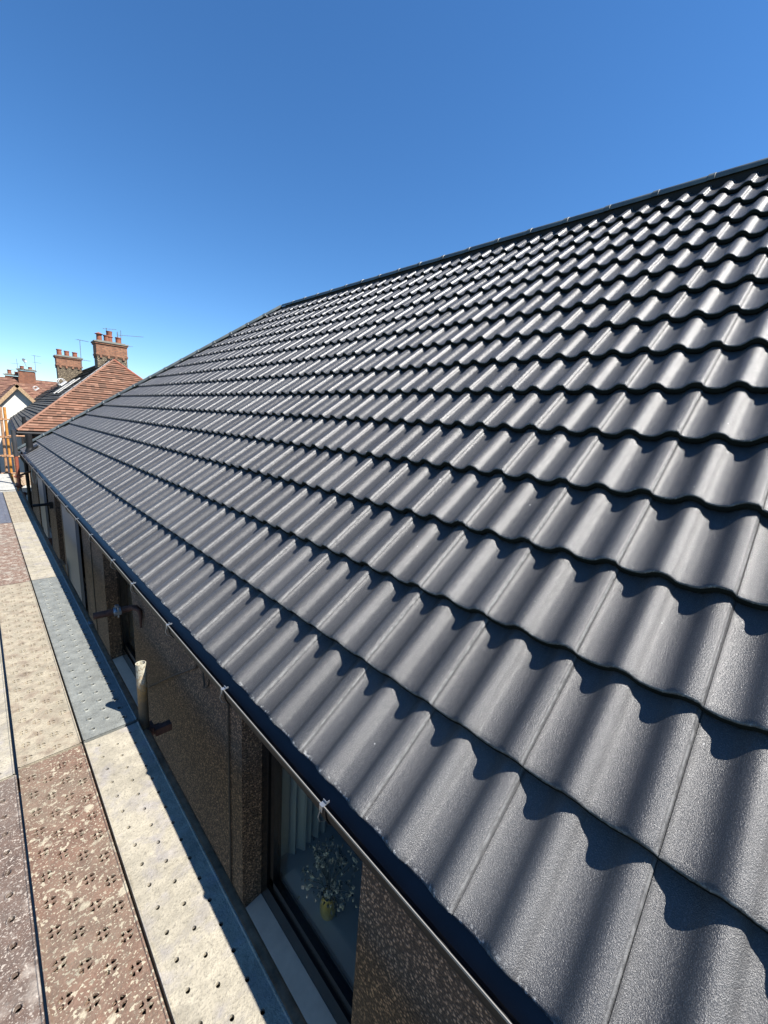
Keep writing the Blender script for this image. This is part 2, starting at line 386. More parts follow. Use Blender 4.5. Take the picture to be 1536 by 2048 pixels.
def tile_mesh(name, material, seed):
    rnd = random.Random(seed); vs = []; uvs = []; fs = []
    rows = []
    ph = rnd.random()*50
    def lipn(u): return .0013*noise.noise(Vector((u*60+ph, seed, 0)))+.0009*noise.noise(Vector((u*210+ph, seed, 3)))
    # rows from under the lip, round the nose, up the face to the head
    spec = [(.035, -TH, 0), (.004, -TH, 1), (.0, -TH+.003, 1), (.0, -.006, 1), (.0016, -.0022, 1), (.006, 0, .6), (.02, 0, 0), (.12, 0, 0), (.24, 0, 0), (.405, 0, 0)]
    for v, dn, k in spec:
        row = []
        for u in US:
            z = surf_n(u)+dn-TT*(v/G)
            row.append(len(vs)); vs.append((v+k*lipn(u)+.0005*k, u, z)); uvs.append((u/.3, v/.35))
        rows.append(row)
    for a, b_ in zip(rows, rows[1:]):
        for i in range(len(US)-1): fs.append((a[i], a[i+1], b_[i+1], b_[i]))
    # raised overlap edge at the joint
    e0 = [rows[r][0] for r in range(3, len(rows))]; o = len(vs)
    for i in e0:
        x, y, z = vs[i]; vs.append((x, y, z-.012)); uvs.append((0, .3))
    for i in range(len(e0)-1): fs.append((e0[i], e0[i+1], o+i+1, o+i))
    me = bpy.data.meshes.new(name); me.from_pydata(vs, [], fs); me.materials.append(material); me.materials.append(M['tile_edge_shade'])
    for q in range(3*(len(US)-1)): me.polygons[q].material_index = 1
    ul = me.uv_layers.new(name='UVMap')
    for l in me.loops: ul.data[l.index].uv = uvs[l.vertex_index]
    me.polygons.foreach_set('use_smooth', [True]*len(me.polygons)); me.set_sharp_from_angle(angle=R(48)); me.update()
    return me
M['tile_edge_shade'] = simple('tile_edge_shade', (.020, .022, .020), .9, spec=.08)  # same tiles, lip face coloured near-black: its shade is painted in
TM = [tile_mesh('roof_tile', M['tile'], s) for s in (1, 2, 3, 4)]
TME = [tile_mesh('roof_tile', M['tile_eaves'], s) for s in (5, 6, 7)]
Rot = Matrix(((CA, 0, -SA), (0, 1, 0), (SA, 0, CA)))
def tile_matrix(k, j, jitter=True):
    p = rp(k*G, Y0+T*j, 0); mw = Rot.to_4x4()
    if jitter:
        mw = mw @ Matrix.Rotation(R(random.uniform(-.18, .18)), 4, 'Z') @ Matrix.Rotation(R(random.uniform(-.15, .15)), 4, 'Y')
        p += Vector((-SA, 0, CA))*random.uniform(-.0008, .0012)
    mw.translation = p; return mw
def hip_y(v): return YC-HR*v*CA
whole, cut = [], []
for k in range(15):
    j = -8
    while True:
        ya, yb = Y0+T*j, Y0+T*(j+1)
        if ya > hip_y(k*G)-.02: break
        (whole if yb < hip_y(k*G+.40) and k < 14 else cut).append((k, j)); j += 1
def seen(k, j):
    p = rp(k*G+.17, Y0+T*(j+.5), 0)-Vector((0, 0, H)); d = p.dot(CF)
    if d < .2: return 0
    x, y = 768+FPX*p.dot(CR)/d, 1024-FPX*p.dot(CU)/d
    if not (-120 < x < 1680 and 0 < y < 2250): return 0
    fac = -(p.normalized().dot(Vector((-SA, 0, CA))))
    return max(fac, .05)/(p.length**2*(d/p.length)**3)
whole.sort(key=lambda t: -seen(*t)); near = whole[:298]; rest = whole[298:]
for k, j in near:
    me = random.choice(TME if k == 0 else TM)
    link('roof_tile', me, roof, mw=tile_matrix(k, j))
bm = bmesh.new(); ctr = {}
for k, j in rest+cut:
    me = (TME if k == 0 else TM)[(k*7+j) % 3]; key = me
    b2 = bmesh.new(); b2.from_mesh(me); b2.transform(tile_matrix(k, j))
    if (k, j) in cut:
        # cut along the hip (vertical plane) and at the ridge
        n_ = Vector((HR, 1, 0)).normalized(); co = Vector((XE, YC-.035, 0))
        bmesh.ops.bisect_plane(b2, geom=b2.verts[:]+b2.edges[:]+b2.faces[:], plane_co=co, plane_no=n_, clear_outer=True)
        bmesh.ops.bisect_plane(b2, geom=b2.verts[:]+b2.edges[:]+b2.faces[:], plane_co=(XR-.03, 0, 0), plane_no=(1, 0, 0), clear_outer=True)
    tmp = bpy.data.meshes.new('t'); b2.to_mesh(tmp); b2.free(); bm.from_mesh(tmp); bpy.data.meshes.remove(tmp)
me = bpy.data.meshes.new('roof_tiles'); bm.to_mesh(me); bm.free(); me.materials.append(M['tile']); me.materials.append(M['tile_edge_shade']); me.set_sharp_from_angle(angle=R(48))
link('roof_tiles', me, roof, kind='stuff')

# ridge and hip caps
def cap_mesh(L, w=.062, hgt=.062, th=.010):
    b_ = MB(); n = 14; vs = []; fs = []
    for yy, gr in ((0, 0), (.004, .004), (L-.055, .002), (L-.05, .008), (L-.002, .008), (L, .005)):
        for i in range(n+1):
            t = math.pi*i/n; vs.append((-(w+gr)*math.cos(t), yy, (hgt+gr)*math.sin(t)**.8-.02))
    m_ = n+1
    for r in range(5):
        for i in range(n): fs.append((r*m_+i, r*m_+i+1, (r+1)*m_+i+1, (r+1)*m_+i))
    o = len(vs)
    for yy in (0, L):
        for i in range(n+1):
            t = math.pi*i/n; vs.append((-(w-th)*math.cos(t), yy, (hgt-th)*math.sin(t)**.8-.02))
    for i in range(n):
        fs.append((i, i+1, o+i+1, o+i)); fs.append((5*m_+i, 5*m_+i+1, o+m_+i+1, o+m_+i))
    b_.add(vs, fs); return b_.mesh('ridge_tile', 'ridge', 50)
cap = cap_mesh(.42)
clipm = MB(); clipm.box(-.005, .005, -.014, .008, .044, .050); clipm.box(-.005, .005, -.014, -.011, .050, .056)
clipm = clipm.mesh('clip', 'galvanised')
def frame(d, up=Vector((0, 0, 1))):
    y = Vector(d).normalized(); x = y.cross(up).normalized(); z = x.cross(y); return Matrix((x, y, z)).transposed().to_4x4()
y = YR-.05; i = 0
while y > YS+.3:
    fr = frame((0, -1, 0)); fr.translation = Vector((XR, y, ZR-.024+random.uniform(-.002, .002)))
    o = link('ridge_tile', cap, roof, mw=fr)
    c = link('clip', clipm, o, loc=(0, .41, 0)); y -= .41
hd = Vector((-1, HR, -math.tan(A))); hlen = Vector((XR-XE, YC-YR, ZR-ZE)).length; fr0 = frame(hd)
s = 0
while s < hlen-.05:
    fr = fr0.copy(); fr.translation = Vector((XR, YR, ZR-.016))+hd.normalized()*(s+.02)
    o = link('hip_tile', cap, roof, mw=fr)
    c = link('clip', clipm, o, loc=(0, .41, 0)); s += .405
# black comb filler below the ridge caps and hip soffit strip
r = MB(); r.box(XR-.042, XR-.038, YS, YR, ZR-.13, ZR-.035); r.obj('ridge_roll', 'underlay', roof)

# eaves tray, fascia, gutter
tr = MB(); tr.extrude([(.07, .050), (.0, .0), (-.002, -.012), (.001, -.012), (.003, -.003), (.07, .046)], (.641, YS, H-1.122), (.641, YC-.08, H-1.122), (1, 0, 0), (0, 0, 1))
tr.obj('eaves_tray', 'tray_plastic', house)
fs_ = MB(); fs_.box(.712, .734, YS, YC-.1, H-1.26, H-1.045); fs_.box(.734, .76, YS, YC-.1, H-1.26, H-1.235); fs_.obj('fascia', 'black_plastic', house)
gx, gz, gr_ = .646, H-1.052, .058
pr = [(-gr_*math.cos(t), -gr_*math.sin(t)*1.45) for t in [math.pi*k/14 for k in range(15)]]
pi_ = [(-(gr_-.003)*math.cos(t), -(gr_-.003)*math.sin(t)*1.45) for t in [math.pi*k/14 for k in range(15)]][::-1]
gt = MB(); ys = [YS+(YC-.02-YS)*i/8 for i in range(9)]
gt.extrude(pr+pi_, (gx, YS, gz), (gx, YC-.02, gz), (1, 0, 0), (0, 0, 1)); gutter = gt.obj('gutter', 'black_plastic', house)
lp = MB(); lp.extrude([(-.0015, -.004), (.0015, -.004), (.0018, .0), (.0008, .0014), (-.0010, .0014), (-.0018, 0)], (gx-gr_, YS, gz), (gx-gr_, YC-.02, gz), (1, 0, 0), (0, 0, 1))
lp.obj('rim', 'gutter_lip', gutter)
jm = MB(); pr2 = [(-(gr_+.004)*math.cos(t), -(gr_+.004)*math.sin(t)*1.45) for t in [math.pi*k/14 for k in range(15)]]
jm.extrude(pr2+[(a*.97, b_*.97) for a, b_ in pr2][::-1], (0, -.016, 0), (0, .016, 0), (1, 0, 0), (0, 0, 1))
jm = jm.mesh('bracket', 'black_plastic')
cm = MB(); cm.box(-.006, .008, -.008, .008, .003, .0045); cm.box(.007, .009, -.008, .008, .0045, .011)
cm.box(-.0075, -.006, -.006, .006, -.016, .0045); cm.box(.009, .018, -.008, -.006, .003, .010)
cm = cm.mesh('clip', 'galvanised')
sm = MB(); sm.tube([(-.008, 0, -.01), (-.012, .004, -.035), (-.003, .006, -.058), (.018, .006, -.07)], .0015, 6); smm = sm.mesh('wire', 'galvanised')
BY = [-1.1, -.45, .09, .740, 1.397, 2.05, 2.71, 3.23, 4.0, 4.65, 5.29, 5.98, 6.65, 7.35, 8.05, 8.75, 9.45, 10.15, 10.85, 11.55]
for by in BY:
    o = link('bracket', jm, gutter, loc=(gx, by, gz)); link('clip', cm, o, loc=(-gr_, 0, 0)).rotation_euler.z = random.uniform(-.12, .12)
    if by < 4.1 or random.random() < .3: link('wire', smm, gutter, loc=(gx-gr_, by, gz))

# windows
def window(y0, y1, kind):
    fx = WX+.105
    fr = MB(); z0, z1 = ZS-.02, ZT; w_ = .062
    for (a, b_, c, d) in ((y0+.002, y0+w_, z0, z1), (y1-w_, y1-.002, z0, z1), (y0+w_, y1-w_, z0, z0+.13), (y0+w_, y1-w_, z1-w_, z1-.002)):
        fr.box(fx, fx+.07, a, b_, c, d)
    # opening sash, a step proud
    s0 = w_+.012
    for (a, b_, c, d) in ((y0+s0, y0+s0+.035, z0+.145, z1-s0), (y1-s0-.035, y1-s0, z0+.145, z1-s0), (y0+s0, y1-s0, z0+.132, z0+.195), (y0+s0, y1-s0, z1-s0-.035, z1-s0+.003)):
        fr.box(fx+.012, fx+.055, a+.001, b_-.001, c, d)
    W = fr.obj('window', 'black_frame', house)
    p = MB(); p.box(fx+.03, fx+.036, y0+s0+.03, y1-s0-.03, z0+.19, z1-s0-.03); p.obj('pane', 'glass', W)
    b_ = MB(); b_.extrude([(-.05, -.04), (-.05, -.012), (.104, .008), (.104, -.04)], (WX, y0-.03 if 0 else y0+.003, ZS-.01), (WX, y1-.003, ZS-.01), (1, 0, 0), (0, 0, 1))
    b_.obj('sill', 'sill_paint', W)
    ib = MB(); ib.box(fx+.072, 1.30, y0+.004, y1-.004, ZS+.135, ZS+.165); ib.obj('window_board', 'white_upvc', W)
    lin = MB(); lin.box(fx+.072, 1.06, y1-.02, y1-.003, ZS+.167, ZT-.003); lin.box(fx+.072, 1.06, y0+.003, y0+.02, ZS+.167, ZT-.003); lin.obj('reveal_lining', 'white_upvc', W)
    if kind == 'curtain':
        c = MB(); n = 26; vs = []; fs = []
        for i in range(n+1):
            x = 1.0+.30*i/n; yy = y1-.06+.018*math.sin(i*1.45)+.01*math.sin(i*.6); vs += [(x, yy, ZS+.18), (x, yy, ZT+.1)]
        for i in range(n): fs.append((2*i, 2*i+2, 2*i+3, 2*i+1))
        c.add(vs, fs); c.obj('curtain', 'curtain', W)
    return W
for (y0, y1), kd in zip(OPEN, ('curtain', 'plain', 'plain', 'plain', 'plain', 'plain')): window(y0, y1, kd)
# white boards covering two far openings
for ya, yb, za, zb in ((5.80, 6.85, H-2.62, H-1.16), (8.98, 9.85, H-2.5, H-1.16)):
    p = MB(); p.box(WX-.045, WX-.022, ya, yb, za, zb); p.box(WX-.05, WX-.018, ya-.02, ya-.001, za, zb)
    W = p.obj('shutter_panel', 'grey_panel', house)
    q = MB(); q.box(WX-.055, WX-.046, ya+.06, ya+.13, za+.10, za+.16); q.box(WX-.055, WX-.046, yb-.13, yb-.05, za+.12, za+.2); q.obj('clip', 'black_plastic', W)
# soil vent pipe through the roof near the hip
vp = MB(); vp.tube([(.735, 11.02, H-1.02), (.735, 11.02, H-.63)], .056, 18, hollow=.049)
vp.box(.60, .86, 10.86, 11.16, H-1.02, H-.985, Matrix.Translation((0, 0, 0))) if 0 else None
V = vp.obj('vent_pipe', 'black_plastic', house)
fl = MB(); fl.extrude([(-.10, -.01), (-.10, .008), (.16, .012), (.16, -.01)], rp(.13, 10.84, -.002), rp(.13, 11.2, -.002), (CA, 0, SA), (-SA, 0, CA)); fl.obj('flashing', 'black_plastic', V)
fl = MB(); fl.lathe([(.085, 0), (.075, .03), (.06, .06), (.058, .08)], (.735, 11.02, H-.985), 18); fl.obj('collar', 'black_plastic', V)
# downpipe at the far corner
dp = MB(); dp.tube([(gx, 11.95, H-1.10), (gx, 11.95, H-1.2), (.70, 11.95, H-1.34), (.70, 11.95, 0)], .034, 12); dp.obj('downpipe', 'black_plastic', house)

# cables clipped to the wall
def cable(pts, label, r=.005):
    b_ = MB(); P = []
    for a, c in zip(pts, pts[1:]):
        for i in range(6): P.append(Vector(a).lerp(Vector(c), i/6)+Vector((0, random.uniform(-.002, .002), random.uniform(-.002, .002))))
    P.append(Vector(pts[-1])); b_.tube(P, r, 6); tag(b_.obj('cable', 'cable'), label, 'cable')
cable([(.752, 1.728, H-1.25), (.752, 1.73, H-1.6), (.752, 1.726, H-2.05), (.752, 1.722, H-3.0)], 'black cable running straight down the pebbledash left of the window with flowers')
cable([(.752, 5.15, H-1.26), (.752, 5.17, H-1.8), (.752, 5.18, H-3.0)], 'thin black cable down the wall pier beside the tall white panel')
cable([(.752, 3.45, H-2.28), (.752, 3.141, H-2.08), (.752, 2.586, H-1.694), (.752, 2.159, H-1.413), (.752, 2.05, H-1.28)], 'black cable slanting across the pebbledash behind the short tube')
cable([(.750, 2.06, H-1.24), (.742, 2.02, H-1.36), (.735, 1.985, H-1.44), (.742, 1.95, H-1.41), (.75, 1.93, H-1.26)], 'short loop of loose black cable hanging under the gutter')

# vase of flowers on the window board
vz = ZS+.165; vase = thing('flower_vase', 'gold vase of cream dried flowers standing behind the nearest window', 'vase', (1.01, 1.19, vz))
b_ = MB(); b_.lathe([(0, 0), (.032, 0), (.040, .02), (.043, .06), (.036, .10), (.030, .12), (.033, .128), (.028, .126), (.026, .10)], (0, 0, 0), 20); b_.obj('vase_body', 'gold', vase)
st = MB(); fl = MB(); lf = MB()
for i in range(38):
    a = random.uniform(0, 2*math.pi); rr = .145*math.sqrt(random.random()); hh = .20+.20*random.random()*(1-rr/.22)+.02
    tip = Vector((rr*math.cos(a)*.8, rr*math.sin(a), hh)); st.tube([(0, 0, .11), (tip.x*.35, tip.y*.35, .11+(hh-.11)*.6), tip], .0016, 5)
    for q in range(7):
        c = tip+Vector([random.gauss(0, .016) for _ in range(3)]); d = Vector([random.gauss(0, 1) for _ in range(3)]).normalized(); e2 = d.orthogonal().normalized(); n3 = d.cross(e2)
        L_, w2 = random.uniform(.014, .024), random.uniform(.007, .012)
        (fl if q < 5 else lf).add([c, c+d*L_*.5+e2*w2+n3*.003, c+d*L_, c+d*L_*.5-e2*w2+n3*.003, c+d*L_*.45-n3*.003], [(0, 1, 4), (1, 2, 4), (2, 3, 4), (3, 0, 4)])
st.obj('stem', 'leaf', vase); o = fl.obj('blossom', 'petal', vase, kind='stuff'); o = lf.obj('foliage', 'leaf', vase, kind='stuff')

# ------------------------------------------------------------------ scaffold boards
DZ = H-1.6
def ring_cell(b_, x0, x1, y0, y1, hole, depth=.010, rim=None, flat=0, filled=False):
    """flat cell with one hole (list of (x,y), counter-clockwise) and an optional raised rim"""
    cx = sum(p[0] for p in hole)/len(hole); cy = sum(p[1] for p in hole)/len(hole); n = len(hole)
    outer = []
    for hx, hy in hole:
        dx, dy = hx-cx, hy-cy; t = 1e9
        if abs(dx) > 1e-9: t = min(t, ((x1 if dx > 0 else x0)-cx)/dx)
        if abs(dy) > 1e-9: t = min(t, ((y1 if dy > 0 else y0)-cy)/dy)
        outer.append([cx+dx*t, cy+dy*t])
    for c in ((x0, y0), (x1, y0), (x1, y1), (x0, y1)):           # snap nearest ring point to each corner
        k = min(range(n), key=lambda i: (outer[i][0]-c[0])**2+(outer[i][1]-c[1])**2); outer[k] = list(c)
    loops = [[(p[0], p[1], 0) for p in outer]]
    if rim:
        loops.append([(cx+(hx-cx)*1.75, cy+(hy-cy)*1.75, 0) for hx, hy in hole])
        loops.append([(cx+(hx-cx)*1.25, cy+(hy-cy)*1.25, rim) for hx, hy in hole])
    loops.append([(hx, hy, rim*.6 if rim else 0) for hx, hy in hole]); loops.append([(hx, hy, -depth) for hx, hy in hole])
    vs = [v for l in loops for v in l]; fs = [tuple(range((len(loops)-1)*n, len(loops)*n))] if filled else []
    for r_ in range(len(loops)-1):
        for k in range(n): fs.append((r_*n+k, r_*n+(k+1) % n, (r_+1)*n+(k+1) % n, (r_+1)*n+k))
    b_.add(vs, fs)
def oval(cx, cy, rx, ry, n=16, tilt=0):
    return [(cx+rx*math.cos(t)*math.cos(tilt)-ry*math.sin(t)*math.sin(tilt), cy+rx*math.cos(t)*math.sin(tilt)+ry*math.sin(t)*math.cos(tilt)) for t in [2*math.pi*(k+.5)/n for k in range(n)]]
def plank_mesh(kind, L, W_=.232, filled=False):
    b_ = MB(); hw = W_/2
    if kind == 'three':  cols = [-.067, 0, .067]; pit = .0905; cw = .0335
    else:                cols = [-.079, -.0265, .0265, .079]; pit = .105; cw = .0262
    xs = [-hw+.008]
    for c in cols: xs += [c-cw, c+cw]
    xs += [hw-.008]; xs = sorted(set(round(x, 5) for x in xs))
    ymin, ymax = .006, L-.006
    for x0, x1 in zip(xs, xs[1:]):
        col = [c for c in cols if x0 < c < x1]
        if not col: b_.add([(x0, ymin, 0), (x1, ymin, 0), (x1, ymax, 0), (x0, ymax, 0)], [(0, 1, 2, 3)]); continue
        c = col[0]; ci = cols.index(c); y = ymin+.035+(pit/2 if ci % 2 else 0); cur = ymin
        half = min(cw, pit/2)-.0005
        while y+half < ymax:
            if y-half > cur: b_.add([(x0, cur, 0), (x1, cur, 0), (x1, y-half, 0), (x0, y-half, 0)], [(0, 1, 2, 3)])
            if kind == 'three':
                ring_cell(b_, x0, x1, y-half, y+half, oval(c, y, .0066, .0076, 14), .012, None)
            elif kind == 'dimple': pass
            else:
                for qx in (-1, 1):
                    for qy in (-1, 1):
                        a0 = math.atan2(qy, qx); pts = []
                        for t in (-.50, -.2, .2, .50): pts.append((c+.0185*math.cos(a0+t), y+.0185*math.sin(a0+t)))
                        for t in (.42, -.42): pts.append((c+.0075*math.cos(a0+t), y+.0075*math.sin(a0+t)))
                        xa, xb_ = (x0, c) if qx < 0 else (c, x1); ya, yb = (y-half, y) if qy < 0 else (y, y+half)
                        ring_cell(b_, xa, xb_, ya, yb, pts, .006 if filled else .008, None, 0, filled)
            cur = y+half; y += pit
        if cur < ymax: b_.add([(x0, cur, 0), (x1, cur, 0), (x1, ymax, 0), (x0, ymax, 0)], [(0, 1, 2, 3)])
    return b_
def finish_plank(b_, L, W_=.232):
    hw = W_/2
    # rolled edges, sides, ends and underside
    for s_ in (-1, 1):
        xo, xi = s_*hw, s_*(hw-.008)
        b_.add([(xi, 0, 0), (xi, L, 0), (xi+s_*.003, 0, .0035), (xi+s_*.003, L, .0035), (xo-s_*.001, 0, .003), (xo-s_*.001, L, .003), (xo, 0, -.002), (xo, L, -.002), (xo, 0, -.055), (xo, L, -.055)],
               [(0, 1, 3, 2), (2, 3, 5, 4), (4, 5, 7, 6), (6, 7, 9, 8)])
    for y0, y1 in ((0, .006), (L-.006, L)):
        b_.add([(-hw+.008, y0, 0), (hw-.008, y0, 0), (hw-.008, y1, 0), (-hw+.008, y1, 0)], [(0, 1, 2, 3)])
    for y in (0, L): b_.add([(-hw+.001, y, -.002), (hw-.001, y, -.002), (hw-.001, y, -.055), (-hw+.001, y, -.055)], [(0, 1, 2, 3)])
    b_.add([(-hw, 0, -.055), (hw, 0, -.055), (hw, L, -.055), (-hw, L, -.055)], [(0, 1, 2, 3)])
def raised_plank(L, W_=.232, rim=.004):
    b_ = MB(); hw = W_/2; cols = [-.067, 0, .067]; pit = .0905; cw = .033
    xs = [-hw+.008, -.067-cw, -.067+cw, -cw, cw, .067-cw, .067+cw, hw-.008]; xs = sorted(set(xs))
    ymin, ymax = .006, L-.006
    for x0, x1 in zip(xs, xs[1:]):
        col = [c for c in cols if x0 < c < x1]
        if not col or x1-x0 < .02: b_.add([(x0, ymin, 0), (x1, ymin, 0), (x1, ymax, 0), (x0, ymax, 0)], [(0, 1, 2, 3)]); continue
        c = col[0]; y = ymin+.055+(pit/2 if cols.index(c) % 2 else 0); cur = ymin
        while y+.034 < ymax:
            if y-.034 > cur: b_.add([(x0, cur, 0), (x1, cur, 0), (x1, y-.034, 0), (x0, y-.034, 0)], [(0, 1, 2, 3)])
            ring_cell(b_, x0, x1, y-.034, y+.034, oval(c, y, .0085, .0095, 16), .012, rim); cur = y+.034; y += pit
        b_.add([(x0, cur, 0), (x1, cur, 0), (x1, ymax, 0), (x0, ymax, 0)], [(0, 1, 2, 3)])
    return b_
_cache = {}
def board(x, y, L, kind, m, label, dz=0, rz=0, group='metal scaffold boards laid end to end on the walkway'):
    key = (kind, round(L, 3), m)
    if key not in _cache:
        b_ = raised_plank(L) if kind == 'raised' else plank_mesh(kind, L, filled=(m in ('beige_board', 'white_board'))); finish_plank(b_, L)
        me = bpy.data.meshes.new('scaffold_board'); me.from_pydata(b_.v, [], b_.f); me.materials.append(M[m])
        bmx = bmesh.new(); bmx.from_mesh(me); bmesh.ops.recalc_face_normals(bmx, faces=bmx.faces)
        for f_ in bmx.faces: f_.smooth = False
        bmx.to_mesh(me); bmx.free(); _cache[key] = me
    o = link('scaffold_board', _cache[key], loc=(x, y, DZ+dz)); o.rotation_euler.z = rz
    tag(o, label, 'board', group); return o
XC, XBm, XA, XZ = .3365, .0975, -.141, -.379
board(XC, -.395, 2.54, 'three', 'cream_board', 'nearest cream cement-coated board with small holes, right below the brown wall', -.000)
board(XC, 2.162, 2.515, 'raised', 'grey_board', 'blue-grey galvanised board with raised holes, beside the short upright tube', .004)
board(XC, 4.690, 2.49, 'three', 'cream_board', 'pale speckled board next to the wall, just beyond the blue-grey galvanised board', .002)
board(XC, 7.192, 2.60, 'four', 'beige_board', 'beige board next to the wall with a thin tube shadow across it', 0)
board(XC-.04, 9.805, 2.45, 'three', 'white_board', 'farthest white board at the end of the walkway, beside the red tube', .003)
board(XBm, -.395, 2.54, 'four', 'red_board', 'rusty red-brown board with flower-shaped holes and white cement splashes', -.001)
board(XBm, 2.160, 2.515, 'four', 'beige_board', 'beige board with flower-shaped holes, left of the blue-grey galvanised board', .001)
board(XBm, 4.688, 2.52, 'three', 'red_board_far', 'red-brown board spattered with white, beyond the beige flower-holed board', 0)
board(XBm, 7.215, 2.54, 'three', 'blue_board', 'dark blue-grey board, left of the beige board near the end of the walkway', .001)
board(XBm-.04, 9.805, 2.45, 'four', 'white_board', 'whitish board at the far end, left of the farthest white one', .002)
board(XA, -.42, 2.54, 'raised', 'dark_red_board', 'dark brown board with one row of rimmed holes at the lower left edge', -.002)
board(XA-.004, 2.135, 2.54, 'three', 'cream_board', 'cream board at the left edge with a dark gap along its right side', -.004)
board(XA, 4.69, 2.52, 'four', 'red_board_far', 'third board along the outermost left row in view, mottled red-brown', 0)
board(XZ, -.41, 2.54, 'three', 'beige_board', 'outer beige board left of the dark brown rimmed board', 0)
board(XZ, 2.15, 2.54, 'three', 'red_board_far', 'outer red-brown board left of the cream one with a dark gap', 0)
board(XA, 7.22, 2.54, 'three', 'beige_board', 'fourth board along the outer left row, plain beige', 0)

# ------------------------------------------------------------------ scaffold frame
sc = thing('scaffold', 'rusty brown tube scaffold carrying the metal boards beside the wall', 'scaffold', (0, 0, 0))
def coupler(b_, p, ax='z', s=.034):
    x, y, z = p; b_.box(x-s, x+s, y-s, y+s, z-.022, z+.022); b_.box(x+s-.004, x+s+.03, y-.008, y+.008, z-.008, z+.008); b_.box(x-s-.02, x-s+.004, y-.012, y+.012, z-.014, z+.014)
LX = .481
o = MB(); o.tube([(LX, YS, DZ-.085), (LX, 3.62, DZ-.085)], .0241, 14); o.obj('ledger', 'dull_tube', sc)
o = MB(); o.tube([(LX+.004, 3.625, DZ-.085), (LX+.004, 11.3, DZ-.085)], .0241, 14); o.obj('ledger', 'dull_tube', sc)
o = MB(); o.lathe([(.0245, 0), (.029, .002), (.029, .05), (.0245, .052)], (LX, 3.60, DZ-.085), 14, (0, 1, 0)); o.obj('sleeve', 'galvanised', sc)
o = MB(); o.tube([(-.56, YS, DZ-.085), (-.56, 11.3, DZ-.085)], .0241, 12); o.obj('ledger', 'dull_tube', sc)
for yy in (-.38, 2.15, 4.68, 7.205, 9.79):
    o = MB(); o.box(-.60, .47, yy-.02, yy+.02, DZ-.10, DZ-.058); o.obj('transom', 'rust_tube', sc)
for yy in (-.1, 4.6, 8.9):
    o = MB(); o.tube([(-.61, yy, 0), (-.61, yy, DZ-.02)], .0241, 12); o.obj('standard', 'dull_tube', sc)
for yy in (6.5, 10.2):
    o = MB(); o.tube([(LX+.045, yy, 0), (LX+.045, yy, DZ-.09)], .0241, 12); o.obj('standard', 'rust_tube', sc)
# the short upright that pokes above the deck
o = MB(); o.tube([(0, 0, -4.58), (0, 0, 0), (.001, 0, .32)], .0241, 22, hollow=.0205)
s_ = o.obj('standard', 'weathered_tube', sc, (.4835, 2.165, DZ)); s_['label'] = 'short upright tube with pale yellow flaking top'
o = MB(); o.lathe([(.0243, 0), (.0262, .002), (.0262, .006), (.0243, .008)], (.4835, 2.165, DZ+.172), 20); o.obj('band', 'mortar_white', s_)
o = MB(); coupler(o, (.492, 2.165, DZ-.085)); o.box(.52, .60, 2.10, 2.14, DZ-.10, DZ-.06); o.obj('coupler', 'rust_tube', sc)
# wall tie with a clamp
tie = MB(); tie.tube([(.47, 3.36, DZ+.105), (.70, 3.325, DZ+.118)], .0241, 16, hollow=.02); tie = tie.obj('wall_tie', 'rust_tube', sc)
o = MB(); P = [(.69, 3.327, DZ+.118), (.73, 3.30, DZ+.125), (.747, 3.27, DZ+.10), (.747, 3.262, DZ+.05), (.745, 3.26, DZ-.03)]
o.tube(P, [.022, .02, .017, .012, .008], 10); o.tube([(.71, 3.30, DZ+.13), (.735, 3.24, DZ+.12), (.742, 3.22, DZ+.06)], [.016, .014, .01], 8); o.obj('hook', 'rust_tube', tie)
o = MB(); q = Vector((.615, 3.337, DZ+.113))
for dx in (-.014, .014): o.lathe([(.0245, -.009), (.033, -.009), (.033, .009), (.0245, .009)], q+Vector((dx, 0, 0)), 14, (1, -.14, .05))
o.box(q.x-.02, q.x+.02, q.y-.045, q.y-.028, q.z-.012, q.z+.012); o.box(q.x-.012, q.x+.012, q.y-.012, q.y+.012, q.z+.03, q.z+.048)
o.tube([q+Vector((0, -.036, -.035)), q+Vector((0, -.036, .045))], .006, 6); o.obj('clamp', 'galvanised', tie)
o = MB(); o.tube([(.50, 8.2, DZ+.02), (.72, 8.2, DZ+.03)], .022, 12); o.box(.70, .75, 8.17, 8.23, DZ-.04, DZ+.06); o.obj('wall_tie', 'black_plastic', sc)
# red upright at the far end with a dark sleeve
o = MB(); o.tube([(.490, 10.6, 0), (.490, 10.6, DZ+.56)], .030, 16); s_ = o.obj('standard', 'red_tube', sc); s_['label'] = 'brick red upright at the far end'
o = MB(); o.tube([(.490, 10.6, DZ+.56), (.490, 10.6, DZ+1.06)], .036, 16); o.obj('sleeve', 'grey_sleeve', s_)
o = MB(); coupler(o, (.490, 10.6, DZ+.16), s=.045); coupler(o, (.490, 10.6, DZ-.03), s=.045); o.obj('coupler', 'red_tube', s_)
for zz in (.12, .35, .82):
    o = MB(); o.tube([(.45, 10.62, DZ+zz+.03), (.80, 11.6, DZ+zz+.03)] if zz < .3 else [(.48, 12.6, DZ+zz), (.78, 12.6, DZ+zz)], .018 if zz > .3 else .02, 10)
    o.obj('rail', 'pale_orange_tube', sc)
